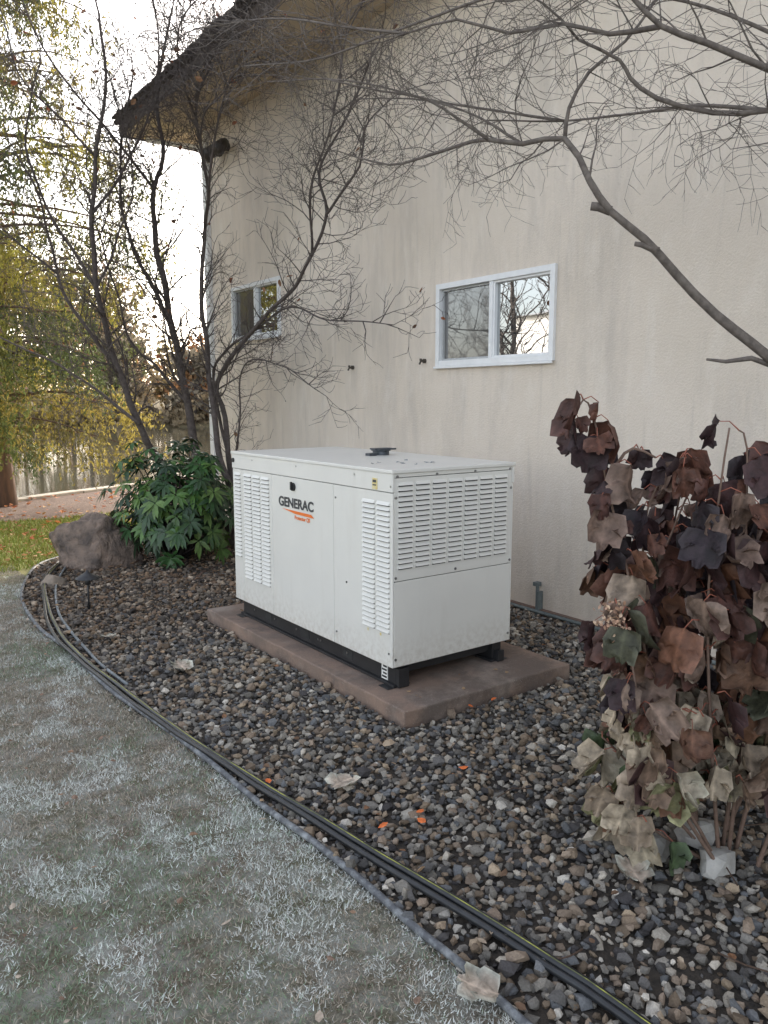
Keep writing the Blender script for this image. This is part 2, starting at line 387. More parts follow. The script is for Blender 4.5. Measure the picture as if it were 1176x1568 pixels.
mb=MB(); disc(mb,(0,1.04,1.118),(-1,0,0),.026,.012,k=18); mb.box(-.024,-.012,1.034,1.046,1.10,1.15); disc(mb,(-.004,1.89,1.235),(-1,0,0),.016,.008,k=14)
disc(mb,(0,.44,.62),(-1,0,0),.006,.004)
mb.obj('door_latch',[blk],G)
wh=simple('label_white',(.8,.8,.78),(.75,.75,.72),30,.5); ye=simple('label_yellow',(.7,.55,.2),(.75,.68,.45),30,.5); orr=simple('logo_orange',(.85,.20,.03),(.8,.18,.03),30,.5); gr=simple('logo_grey',(.05,.055,.06),(.045,.045,.05),30,.5)
mb=MB(); mb.box(-.008,-.0042,.13,.175,1.185,1.245,0); mb.box(-.0095,-.0081,.137,.168,1.205,1.212,1); mb.box(-.0095,-.0081,.137,.168,1.222,1.236,1)
mb.box(.0405,.0447,.10,.155,.122,.215,2)
for k in range(4): mb.box(.0390,.0404,.106,.149-.01*(k%2),.132+.02*k,.142+.02*k,3)
for k in(0,1): mb.box(-.0028,-.0002,.10+.12*k,.112+.12*k,.385,.40,0)
mb.obj('labels',[ye,gr,wh,blk],G)
def text(body,size,y,z,mat,name,sx=1.0,bold=.0):
    c=D.curves.new(name,'FONT'); c.body=body; c.size=size; c.extrude=.0006; c.offset=bold
    o=D.objects.new(name,c); sc.collection.objects.link(o); c.materials.append(mat)
    o.matrix_world=Matrix.Translation((-.0022,y,z))@Matrix(((0,0,-1,0),(-1,0,0,0),(0,1,0,0),(0,0,0,1)))@Matrix.Diagonal((sx,1,1,1))
    o.parent=G; return o
text('GENERAC',.084,1.235,.985,gr,'logo_text',1.16,.0026)
text('Protector QS',.034,1.03,.915,orr,'logo_subtext',1.0,.0006)
mb=MB(); mb.add([(-.003,1.19,.968),(-.003,.825,.965),(-.003,.79,.945),(-.003,1.02,.948)],[(0,1,2,3)]); mb.obj('logo_stripe',[orr],G)
mb=MB(); 
mb.tube([(.62,.96,1.299),(.62,.96,1.325)],.055,18); mb.tube([(.62,.96,1.326),(.62,.96,1.333)],.066,18)
mb.box(.55,.69,.93,.99,1.334,1.344); mb.box(.49,.545,.90,.955,1.299,1.315); mb.tube([(.55,.90,1.339),(.70,.90,1.339)],.006,8)
mb.obj('exhaust_cap',[simple('cap_steel',(.05,.06,.07),(.09,.10,.12),30,.4,.5)],G,bevel=.002)
mb=MB()
for k in range(9):
    a=random.uniform(.15,.5); bb=random.uniform(.2,.6); r=random.uniform(.01,.028); th=random.uniform(0,6)
    mb.add([(a+r*math.cos(th+q),bb+r*math.sin(th+q)*.6,1.300+.006*math.sin(q*2+k)) for q in(0,1.2,2.6,3.6,5)],[(0,1,2,3,4)])
mb.obj('roof_debris',[simple('roof_debris',(.30,.34,.38),(.2,.2,.2),50,.7)],G)

# ------------------------------------------------------------ house
HS=empty('stucco_house')
m,nt,b=newmat('stucco'); v=coords(nt); b.inputs['Roughness'].default_value=.92; b.inputs['Specular IOR Level'].default_value=.2
c=mix(nt,rng_(nt,noise(nt,v,.9,6),.35,.65),(.755,.67,.58),(.69,.61,.52))
st=rng_(nt,noise(nt,coords(nt,(1,1,.22)),2.6,8,.7),.48,.72,0,.62)
c=mix(nt,st,c,(.50,.45,.405))
st2=rng_(nt,noise(nt,coords(nt,(1,1,.3)),7,6,.7),.52,.76,0,.45); c=mix(nt,st2,c,(.84,.78,.71))
c=mix(nt,rng_(nt,noise(nt,coords(nt,(1,1,.08)),14,4,.6),.58,.76,0,.34),c,(.47,.42,.375))
sp=N(nt,'ShaderNodeSeparateXYZ'); nt.links.new(v,sp.inputs[0])
c=mix(nt,rng_(nt,sp.outputs[2],.5,0,0,.3),c,(.46,.37,.29))
c=mix(nt,rng_(nt,noise(nt,v,220,2),.60,.70,0,.32),c,(.42,.37,.32))
nt.links.new(c,b.inputs['Base Color'])
h=math_(nt,'ADD',noise(nt,v,70,5,.7),math_(nt,'MULTIPLY',noise(nt,v,14,3),.5)); bump(nt,b,h,.75,.012)
stucco=m
white=simple('white_vinyl',(.78,.79,.80),(.72,.73,.74),12,.4)
WX=2.04; ZT=5.1
wins=[(.75,2.07,1.955,2.625),(4.87,6.10,2.40,3.04)]
mb=MB()
def q(ya,yb,za,zb): mb.add([(WX,ya,za),(WX,ya,zb),(WX,yb,zb),(WX,yb,za)],[(0,1,2,3)])
q(-12,.75,0,ZT); q(2.07,4.87,0,ZT); q(6.10,6.75,0,ZT)
for a,bb,za,zb in wins: q(a,bb,0,za); q(a,bb,zb,ZT)
mb.add([(WX,6.75,0),(WX,6.75,ZT),(12,6.75,ZT),(12,6.75,0)],[(0,1,2,3)])
mb.add([(12,-12,0),(12,-12,ZT),(12,6.75,ZT),(12,6.75,0)],[(3,2,1,0)])
mb.add([(WX,-12,0),(WX,-12,ZT),(12,-12,ZT),(12,-12,0)],[(3,2,1,0)])
mb.obj('walls',[stucco],HS)
mb=MB(); o=.83; zs=ZT
mb.add([(WX-o,-12.8,zs),(12.8,-12.8,zs),(12.8,7.58,zs),(WX-o,7.58,zs)],[(0,1,2,3)],mi=0)
E0=[(WX-o-.02,-12.82),(12.82,-12.82),(12.82,7.6),(WX-o-.02,7.6)]
rim0=[(x,y,zs-.02) for x,y in E0]; rim1=[(x,y,zs+.14) for x,y in E0]
mb.add(rim0+rim1,[(0,1,5,4),(1,2,6,5),(2,3,7,6),(3,0,4,7)],mi=1)
E2=[(WX-o-.07,-12.87),(12.87,-12.87),(12.87,7.65),(WX-o-.07,7.65)]
cx=7; r0=(cx,-7.2,zs+2.4); r1=(cx,2.0,zs+2.4)
vs=[(x,y,zs+.142) for x,y in E2]+[(x,y,zs+.175) for x,y in E2]+[r0,r1]
mb.add(vs,[(0,1,5,4),(1,2,6,5),(2,3,7,6),(3,0,4,7),(3,2,1,0),(4,5,8),(5,6,9,8),(6,7,9),(7,4,8,9)],mi=2)
for k in range(150):
    ya=-12.8+k*.136; dx=random.uniform(.0,.035)
    mb.box(WX-o-.10-dx,WX-o-.0,ya,ya+.125,zs+.177,zs+.196+random.uniform(0,.008),2)
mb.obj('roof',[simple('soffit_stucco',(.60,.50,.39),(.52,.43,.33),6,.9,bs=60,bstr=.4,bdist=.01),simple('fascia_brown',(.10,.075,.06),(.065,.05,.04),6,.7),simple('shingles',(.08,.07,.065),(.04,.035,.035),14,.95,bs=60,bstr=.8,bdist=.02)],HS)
def winmat(name,fac,dcol,rough,wav):
    m,nt,b=newmat(name)
    gl=N(nt,'ShaderNodeBsdfGlossy'); gl.inputs['Roughness'].default_value=rough; gl.inputs['Color'].default_value=(.88,.9,.92,1)
    df=N(nt,'ShaderNodeBsdfDiffuse'); df.inputs['Color'].default_value=(*dcol,1)
    bn=N(nt,'ShaderNodeBump'); bn.inputs['Strength'].default_value=wav; bn.inputs['Distance'].default_value=.01
    nt.links.new(noise(nt,coords(nt),2.5,2),bn.inputs['Height']); nt.links.new(bn.outputs[0],gl.inputs['Normal'])
    ms=N(nt,'ShaderNodeMixShader'); ms.inputs[0].default_value=fac
    nt.links.new(df.outputs[0],ms.inputs[1]); nt.links.new(gl.outputs[0],ms.inputs[2]); nt.links.new(ms.outputs[0],nt.nodes['Material Output'].inputs[0]); return m
glass=winmat('window_glass',.55,(.04,.045,.045),.01,.06); scr=winmat('window_screen_glass',.22,(.11,.105,.10),.03,.06)
alu=simple('grey_sash',(.45,.46,.47),(.4,.41,.42),20,.5)
for wi,(a,bb,za,zb) in enumerate(wins):
    mb=MB(); fw=.036
    mb.box(2.012,2.10,a-.01,a+fw,za-.01,zb+.01,0); mb.box(2.012,2.10,bb-fw,bb+.01,za-.01,zb+.01,0)
    mb.box(2.013,2.10,a+fw,bb-fw,za-.01,za+fw,0); mb.box(2.013,2.10,a+fw,bb-fw,zb-fw,zb+.01,0)
    mid=(a+bb)/2
    mb.box(2.022,2.095,mid-.02,mid+.02,za+fw,zb-fw,0)
    s=.018
    for (u,vv,xx,mi) in((a+fw,mid-.02,2.030,0),(mid+.02,bb-fw,2.045,1)):
        mb.box(xx,2.09,u,u+s,za+fw,zb-fw,mi); mb.box(xx,2.09,vv-s,vv,za+fw,zb-fw,mi)
        mb.box(xx+.001,2.09,u+s,vv-s,za+fw,za+fw+s,mi); mb.box(xx+.001,2.09,u+s,vv-s,zb-fw-s,zb-fw,mi)
    mb.box(1.995,2.011,a-.015,bb+.015,za-.03,za-.011,0)
    mb.obj('window_frame',[white,alu],HS,bevel=.003)
    mb=MB(); mb.add([(2.062,a+fw,za+fw),(2.062,a+fw,zb-fw),(2.062,mid-.02,zb-fw),(2.062,mid-.02,za+fw)],[(0,1,2,3)],mi=0)
    mb.add([(2.066,mid+.02,za+fw),(2.066,mid+.02,zb-fw),(2.066,bb-fw,zb-fw),(2.066,bb-fw,za+fw)],[(0,1,2,3)],mi=1)
    mb.obj('window_panes',[glass,scr],HS)
mb=MB()
mb.box(1.99,2.07,6.76,6.83,.1,4.75); mb.tube([(2.03,6.795,4.75),(2.03,7.0,4.95),(1.5,7.45,5.06)],.035,8)
mb.box(1.99,2.07,6.76,6.95,.04,.10); mb.box(1.98,2.045,6.70,6.755,.1,5.08)
mb.obj('downspout',[white],HS,bevel=.004)
mb=MB(); fy=6.12; mb.tube([(2.04,fy,4.74),(1.97,fy,4.74)],.05,14)
for s_ in(-1,1):
    mb.tube([(1.98,fy,4.72),(1.93,fy+.09*s_,4.70)],.02,8)
    mb.tube([(1.95,fy+.12*s_,4.76),(1.90,fy+.14*s_,4.72),(1.80,fy+.18*s_,4.62)],[.045,.065,.085],14)
mb.obj('floodlight',[simple('bronze',(.05,.04,.035),(.03,.025,.02),9,.5)],HS,smooth=True)
mb=MB()
for Y_,Z_ in((3.39,1.98),(2.25,2.0)):
    mb.tube([(2.04,Y_,Z_),(2.02,Y_,Z_)],.020,12); mb.tube([(2.03,Y_,Z_),(1.99,Y_,Z_-.005),(1.975,Y_,Z_-.03)],.009,8); mb.tube([(1.99,Y_,Z_),(1.99,Y_,Z_+.02)],.012,8)
mb.obj('wall_spigots',[simple('brass_dark',(.09,.075,.06),(.06,.05,.04),20,.5)],HS)
mb=MB(); cm=simple('conduit_grey',(.10,.125,.125),(.16,.18,.18),20,.5)
mb.tube([(2.0,.81,.0),(2.0,.81,.26)],.014,10); mb.box(1.985,2.035,.785,.80,.0,.20); mb.box(1.98,2.03,.80,.84,.24,.27)
mb.tube([(1.99,2.2,.045),(1.99,.9,.042),(1.99,.2,.044),(1.99,-2,.044)],.014,8); mb.obj('conduit',[cm],HS)
mb=MB(); mb.box(2.0,2.045,-5,6.75,-.05,.06); mb.obj('foundation',[simple('foundation',(.20,.13,.10),(.14,.1,.08),8,.9,bs=40)],HS)

NH=empty('added_reflection_house'); mb=MB(); mb.box(-27,-18,11,20.9,0,5.1,0); mb.add([(-27.5,10.5,5.1),(-17.7,10.5,5.1),(-17.7,21.2,5.1),(-27.5,21.2,5.1),(-22.5,10.5,5.9),(-22.5,21.2,5.9)],[(0,1,4),(1,2,5,4),(2,3,5),(3,0,4,5),(0,3,2,1)],mi=1)  # unseen white house, added to mirror a bright shape in the window
mb.box(-18.0,-17.95,12,13,1,2.2,2)
mb.obj('added_reflection_walls',[simple('white_siding',(.85,.84,.82),(.8,.79,.77),3,.7),simple('nroof',(.5,.5,.5),None,5,.9),simple('ndoor',(.2,.1,.07),None,5,.6)],NH)

# ------------------------------------------------------------ trees
def keep(p):
    lim=1.93 if p.z<4.85 else 1.10
    if p.x>lim: p.x=lim-random.uniform(0,.08)
    return p
def grow(mb,p,d,L,r,lvl,maxl,dens,up=.35,curl=.28,col=(1,1,1),minr=.0012,lf=None,minL=.12):
    seg=.09 if lvl<2 else .06
    n=max(3,int(L/seg)); path=[p.copy()]; rads=[r]; d=d.normalized(); bend=Vector((random.gauss(0,1),random.gauss(0,1),random.gauss(0,1)))*curl*.35
    kids=[]
    for i in range(n):
        d=(d+Vector((random.gauss(0,1),random.gauss(0,1),random.gauss(0,1)))*curl*.45+bend*.5+Vector((0,0,up*.16))).normalized()
        p=keep(p+d*(L/n)); path.append(p.copy()); rr=max(minr*.6,r*(1-.72*(i+1)/n)); rads.append(rr)
        if lvl<maxl and random.random()<dens[lvl]*(L/n): kids.append((p.copy(),d.copy(),rr,1-(i/n)*.45))
    mb.tube(path,rads,6 if r>.012 else (4 if r>.005 else 3),col)
    if lf is not None and lvl==maxl and random.random()<lf[1]: lf[0].append(p.copy())
    for (q,dd,rr,k) in kids:
        ax=dd.orthogonal().normalized(); ax.rotate(Matrix.Rotation(random.uniform(0,6.28),3,dd))
        nd=dd.copy(); nd.rotate(Matrix.Rotation(random.uniform(.45,1.1),3,ax))
        grow(mb,q,nd,max(minL,L*random.uniform(.38,.66)*k),max(minr,rr*.6),lvl+1,maxl,dens,up,curl,col,minr,lf,minL)
def limb(mb,pts,r0,r1,dens,lat,start=.25,maxl=3,up=.35,curl=.28,col=(1,1,1),minr=.0012,lf=None,wob=.02,sides=10,minL=.12):
    pa=catmull([tuple(c/100 for c in p) for p in pts],.09); n=len(pa)
    pa=[p+Vector((mnoise.noise(p*2.3),mnoise.noise(p*2.3+Vector((9,0,0))),0))*wob*2 for p in pa]
    rads=[r0+(r1-r0)*(i/(n-1))**.8 for i in range(n)]
    rads=[r*(1+.10*mnoise.noise(Vector((i*.5,r0*90,0)))) for i,r in enumerate(rads)]
    mb.tube(pa,rads,sides,col)
    for i in range(int(n*start),n-1):
        if random.random()<dens[0]*(pa[i+1]-pa[i]).length:
            dd=(pa[i+1]-pa[i]).normalized(); ax=dd.orthogonal().normalized(); ax.rotate(Matrix.Rotation(random.uniform(0,6.28),3,dd))
            nd=dd.copy(); nd.rotate(Matrix.Rotation(random.uniform(.5,1.1),3,ax))
            grow(mb,pa[i].copy(),nd,random.uniform(*lat)*(1-.35*i/n),max(minr*2,rads[i]*.36),1,maxl,dens,up,curl,col,minr,lf,minL)
    dd=(pa[-1]-pa[-2]).normalized()
    grow(mb,pa[-1].copy(),dd,random.uniform(*lat),r1*.9,1,maxl,dens,up,curl,col,minr,lf,minL)
bark=simple('dark_bark',(.060,.047,.043),(.11,.09,.082),25,.9,bs=70,bstr=.6,bdist=.01)
mb=MB(); hang=[]
dn=(10.5,13,12.5,8)
def X(x,l): return [(x,a,b) for a,b in l]
LIM=[([(108,510,0),(108,520,49),(75,531,95),(49,525,139),(29,528,202),(12,528,281),(7,519,351),(14,514,407),(19,498,471),(14,489,532)],.052,.012,(.5,1.3)),
([(29,528,202),(2,547,243),(-18,562,296),(-30,571,375),(-44,581,413)],.024,.009,(.5,1.2)),
([(46,515,140),(11,541,174),(-22,565,202),(-55,589,222),(-87,612,243)],.020,.007,(.4,1.0)),
([(12,528,281),(-13,546,327),(-32,560,379),(-40,566,441),(-26,556,497)],.021,.008,(.5,1.2)),
([(118,515,0),(118,525,48),(113,528,101),(106,534,160),(96,540,247),(86,548,318),(84,550,394),(93,543,428),(90,545,501),(104,535,572)],.062,.012,(.5,1.2)),
([(96,540,247),(72,558,311),(57,569,366),(56,570,434),(68,561,507)],.026,.009,(.5,1.1)),
([(106,534,160),(80,552,204),(58,569,233),(33,587,353)],.022,.008,(.5,1.1)),
(X(115,[(470,0),(437,57),(469,111),(482,174),(498,259),(486,346),(478,384),(502,461),(460,500)]),.044,.011,(.4,1.1)),
(X(130,[(480,0),(469,53),(483,146),(497,185),(422,232),(339,264),(293,293),(269,325),(279,360),(247,385),(215,415)]),.038,.008,(.4,.9)),
(X(133,[(470,60),(484,110),(517,189),(489,217),(403,239),(336,252),(279,236),(218,230),(178,224)]),.022,.004,(.3,.6)),
([(130,470,55),(128,455,90),(125,441,130),(125,421,201),(125,345,198),(125,275,173)],.013,.004,(.3,.55)),
([(130,269,325),(122,253,322),(120,205,346),(120,196,370),(120,162,383)],.014,.005,(.4,.7)),
([(115,486,346),(100,430,400),(100,400,450),(100,360,480)],.017,.007,(.5,1.1)),
([(115,502,461),(95,440,480),(90,360,490),(90,290,480)],.012,.005,(.5,1.1)),
([(130,293,293),(110,260,340),(100,210,380),(100,190,430),(100,150,460)],.012,.005,(.5,1.0)),
([(115,478,384),(90,430,430),(85,380,440),(85,320,450),(85,260,430)],.012,.005,(.5,1.1)),
([(115,502,461),(75,450,500),(70,400,520),(70,330,510)],.012,.005,(.5,1.1)),
([(84,550,394),(40,560,450),(-10,560,500),(-40,560,560)],.017,.007,(.6,1.2)),
([(7,519,351),(50,500,420),(70,480,500),(60,470,560)],.017,.007,(.6,1.2)),
([(12,528,281),(30,510,330),(45,500,400),(20,480,460)],.015,.006,(.5,1.1)),
([(-18,562,296),(-60,570,330),(-95,585,370),(-110,590,420)],.014,.006,(.5,1.1)),
([(14,514,407),(-20,520,440),(-50,540,480),(-60,550,540)],.014,.006,(.5,1.1)),
]
for i,(p,r0,r1,lat) in enumerate(LIM):
    limb(mb,p,r0,r1,dn if i not in (9,10) else (8,10,10,8),lat,.3 if i in(0,4,7,8) else .12,3,.3,.36,minr=.0026,lf=(hang,.02))
T1=mb.obj('bare_tree',[bark],None,True)
bark2=simple('grey_bark',(.105,.087,.077),(.185,.158,.138),30,.9,bs=90,bstr=.5,bdist=.006)
mb=MB(); dn2=(10,13.5,12.5,8)
R=[([(175,-185,-2),(170,-180,60),(150,-167,130),(127,-151,164),(108,-137,185),(89,-123,204),(75,-112,221),(61,-103,236),(49,-94,248),(41,-88,261),(39,-74,281),(32,-56,282),(25,-39,287),(21,-24,287),(12,-5,284),(7,11,284),(-3,31,291)],.046,.004,(.35,.8),.70),
([(170,-180,60),(165,-185,160),(160,-190,230),(142,-174,291),(111,-151,294),(93,-138,286),(74,-124,285),(56,-111,291),(46,-104,299),(42,-101,306),(27,-90,314)],.034,.006,(.35,.75),.5),
([(160,-190,230),(121,-183,277),(89,-160,289),(73,-148,295),(53,-134,304),(38,-123,310),(27,-115,322),(14,-106,338)],.026,.008,(.35,.75),.25),
([(39,-74,281),(41,-75,294),(48,-81,309),(61,-90,322),(74,-99,344)],.010,.005,(.3,.7),.1),
([(46,-117,314),(30,-104,312),(15,-93,316),(-2,-81,312),(-19,-69,317),(-36,-56,312)],.011,.004,(.35,.7),.1),
([(12,-54,281),(1,-46,290),(-11,-38,298),(-27,-26,301),(-46,-12,306)],.008,.003,(.3,.7),.1),
([(27,-115,322),(5,-80,330),(-20,-40,325),(-40,0,320),(-60,40,325)],.008,.003,(.4,.8),.0),
([(-36,-56,312),(-50,-30,320),(-60,10,335),(-80,50,340)],.006,.003,(.4,.8),.0),
([(93,-138,286),(100,-100,300),(110,-60,310),(100,-20,315),(80,20,322)],.010,.004,(.4,.8),.1),
([(142,-174,291),(110,-120,330),(80,-80,350),(40,-30,355)],.013,.004,(.4,.8),.1),
([(100,-20,315),(60,30,330),(20,70,345),(-10,110,350)],.008,.003,(.4,.8),.0),
([(32,-56,282),(30,-30,300),(22,0,315),(5,35,322)],.007,.003,(.35,.7),.1),
]
for p,r0,r1,lat,st in R: limb(mb,p,r0,r1,dn2,lat,st,3,.06,.44,minr=.0015,wob=.012,minL=.10)
mb.tube([(.49,-.94,2.48),(.46,-.90,2.50),(.435,-.875,2.505)],[.022,.020,.019],10); mb.tube([(.66,-1.07,2.31),(.60,-1.03,2.335),(.575,-1.01,2.34)],[.018,.013,.011],8)
mb.tube([(1.13,-1.405,1.80),(1.02,-1.33,1.845),(.93,-1.26,1.83),(.86,-1.21,1.84)],[.014,.012,.009,.006],8)
mb.obj('overhanging_tree',[bark2],None,True)
lm=attrmat('dry_leaf',.75,.25,70,.3,.3)
def leafquad(mb,c,sz,col,flat=False):
    a=Vector((random.gauss(0,1),random.gauss(0,1),random.gauss(0,.15 if flat else 1))).normalized(); n=Vector((random.gauss(0,.25),random.gauss(0,.25),1)) if flat else Vector((random.gauss(0,1),random.gauss(0,1),random.gauss(0,.6)))
    s=a.cross(n).normalized(); u=s.cross(a).normalized(); c=Vector(c); k=.18*sz*random.uniform(-1,1.6)
    pts=[c-a*sz*.5, c-a*sz*.15+s*sz*.33+u*k, c+a*sz*.25+s*sz*.26+u*k*1.3, c+a*sz*.55+u*k*.4, c+a*sz*.2-s*sz*.3+u*k, c-a*sz*.2-s*sz*.3+u*k*.7, c]
    mb.add(pts,[(0,1,6),(1,2,6),(2,3,6),(3,4,6),(4,5,6),(5,0,6)],col)
mb=MB()
random.shuffle(hang)
for p in hang[:130]: leafquad(mb,p,random.uniform(.035,.08),random.choice([(.26,.09,.04),(.15,.08,.05),(.24,.13,.07)]))
mb.obj('withered_leaves',[lm],T1)

# ------------------------------------------------------------ leaf litter
mb=MB()
for k in range(520):
    x=random.uniform(-1.1,1.9); y=random.uniform(-3,6.8)
    if not inpoly(np.array([x]),np.array([y]),BED)[0] or (-.15<x<1.15 and -.3<y<2.2): continue
    leafquad(mb,(x,y,.045),random.uniform(.015,.04),random.choice([(.25,.13,.07),(.38,.26,.16),(.18,.11,.07),(.45,.36,.27)]),True)
for k in range(600):
    a=random.uniform(0,6.28); r=random.uniform(0,1.4); leafquad(mb,(.8+r*math.cos(a),4.8+r*math.sin(a)*1.1,.05),random.uniform(.03,.07),random.choice([(.14,.09,.06),(.22,.14,.09),(.10,.065,.05)]),True)
for x,y in((-.79,-1.0),(-.61,-1.0),(-.65,-1.06),(-.22,-.82),(-.98,-.43),(.28,-.32),(.44,-.33)): leafquad(mb,(x,y,.055),.042,(.8,.2,.06),True)
for k in range(260):
    x=random.uniform(-3,-1.1); y=random.uniform(-2.4,4.5); leafquad(mb,(x,y,.024),random.uniform(.012,.04),random.choice([(.38,.25,.17),(.5,.41,.33),(.28,.19,.14)]),True)
for k in range(900):
    x=random.uniform(-3,3); y=random.uniform(5.2,10.8); leafquad(mb,(x,y,.05),random.uniform(.04,.09),random.choice([(.4,.15,.05),(.35,.2,.08),(.3,.1,.05)]),True)
for k in range(14):
    leafquad(mb,(random.uniform(-.1,1.1),random.choice([random.uniform(-.25,-.02),random.uniform(1.95,2.15)]),.108),random.uniform(.015,.04),random.choice([(.25,.13,.07),(.38,.26,.16)]),True)
for k in range(45):
    x=random.uniform(-.9,1.8); y=random.uniform(-2.2,5); a=random.uniform(0,6.28); L=random.uniform(.05,.2)
    if -.15<x<1.15 and -.3<y<2.2: continue
    mb.tube([(x,y,.05),(x+L*.5*math.cos(a),y+L*.5*math.sin(a),.06),(x+L*math.cos(a+.3),y+L*math.sin(a+.3),.05)],.0025,4,(.12,.08,.06))
LL=mb.obj('leaf_litter',[lm])

# ------------------------------------------------------------ boulder, stones, blocks
def boulder(name,c,s,sd,mat,sub=4,amp=.28):
    bm=bmesh.new(); bmesh.ops.create_icosphere(bm,subdivisions=sub,radius=1)
    for v in bm.verts:
        p=v.co.copy(); k=1+amp*mnoise.noise(p*1.3+Vector((sd,0,0)))+amp*.5*mnoise.noise(p*2.8+Vector((0,sd,0)))+.08*mnoise.noise(p*7)+.04*mnoise.noise(p*15)
        q=p*k
        for nn,h in((Vector((.5,.2,.84)).normalized(),.72),(Vector((-.7,-.5,.3)).normalized(),.75),(Vector((.3,-.9,.2)).normalized(),.78)):
            dd=q.dot(nn)
            if dd>h: q-=nn*(dd-h)*.8
        v.co=Vector((q.x*s[0],q.y*s[1],q.z*s[2]))
    me=D.meshes.new(name); bm.to_mesh(me); bm.free(); me.polygons.foreach_set('use_smooth',[sub>2]*len(me.polygons)); me.materials.append(mat)
    o=D.objects.new(name,me); o.location=c; sc.collection.objects.link(o); return o
bmat=simple('boulder_rock',(.29,.215,.17),(.10,.08,.07),7,.9,bs=14,bstr=1,bdist=.08)
boulder('boulder',(-.14,4.75,.17),(.42,.37,.39),3.1,bmat,5,.28)
boulder('small_stone',(-.78,4.02,.05),(.09,.08,.07),8,simple('tan_stone',(.30,.24,.19),(.2,.17,.14),14,.9,bs=30))
gb=simple('grey_block',(.44,.42,.39),(.30,.29,.27),12,.9,bs=40,bstr=.6,bdist=.01)
for k,(x,y,z,s_,sd) in enumerate(((.11,-1.76,.075,(.095,.065,.05),1),(.02,-1.88,.055,(.09,.06,.045),5),(-.07,-1.70,.055,(.065,.055,.05),9))): boulder('rock_chunk',(x,y,z),s_,sd,gb,2,.5)
PL=empty('path_light'); mb=MB(); c=(-.75,3.02)
mb.tube([(c[0],c[1],0),(c[0],c[1],.27)],.009,8); mb.tube([(c[0],c[1],.215),(c[0],c[1],.262)],.022,12)
mb.tube([(c[0],c[1],.262),(c[0],c[1],.270),(c[0],c[1],.30),(c[0],c[1],.315),(c[0],c[1],.33)],[.095,.092,.035,.014,.008],20)
mb.obj('lamp_body',[simple('lamp_black',(.02,.02,.023),(.035,.035,.037),20,.5)],PL,True)

# ------------------------------------------------------------ evergreen bush
gl_=attrmat('broad_leaf',.38,.12,30,.25,.5)
mb=MB(); wood=MB(); bc=Vector((.60,4.55,.50))
for k in range(260):
    a=random.uniform(0,6.28); e=math.asin(random.uniform(-.75,1)); rr=random.uniform(.72,1.12)*(1+.15*math.sin(a*3))
    p=bc+Vector((math.cos(a)*math.cos(e)*.62*rr,math.sin(a)*math.cos(e)*.62*rr,math.sin(e)*.60*rr+.08))
    if p.z<.06: p.z=random.uniform(.06,.2)
    out=(p-bc).normalized(); out=(out+Vector((0,0,.5))).normalized()
    if k%3==0: wood.tube([(bc.x+random.uniform(-.1,.1),bc.y+random.uniform(-.1,.1),0),(bc+p)/2+Vector((0,0,-.15)),p],[.012,.008,.004],5)
    tone=random.choice([(.03,.07,.025),(.04,.10,.03),(.022,.052,.022),(.075,.15,.035),(.016,.04,.018),(.10,.17,.045)])
    nl=random.randint(7,10); ax=out.orthogonal().normalized()
    for q_ in range(nl):
        d=ax.copy(); d.rotate(Matrix.Rotation(q_*6.283/nl+random.uniform(-.3,.3),3,out)); d=(d+out*random.uniform(-.1,.5)+Vector((0,0,-.35))).normalized()
        L=random.uniform(.09,.15); W=L*.17; s_=d.cross(out).normalized(); up_=s_.cross(d).normalized()
        if up_.z<0: up_=-up_
        dr=Vector((0,0,-1)); P0=p+d*.01
        r_=[P0,P0+d*L*.35,P0+d*L*.7+dr*L*.10,P0+d*L+dr*L*.25]; ww=[.15,1,.85,.05]; vs=[]
        for c_,w_ in zip(r_,ww): vs+= [c_-s_*W*w_+up_*W*.25*w_,c_,c_+s_*W*w_+up_*W*.25*w_]
        fs=[]
        for i in range(3): fs+=[(i*3,i*3+1,i*3+4,i*3+3),(i*3+1,i*3+2,i*3+5,i*3+4)]
        t_=random.uniform(.75,1.3); mb.add(vs,fs,tuple(x*t_ for x in tone))
BU=empty('rhododendron_bush'); mb.obj('foliage',[gl_],BU,True); wood.obj('stems',[bark],BU,True)

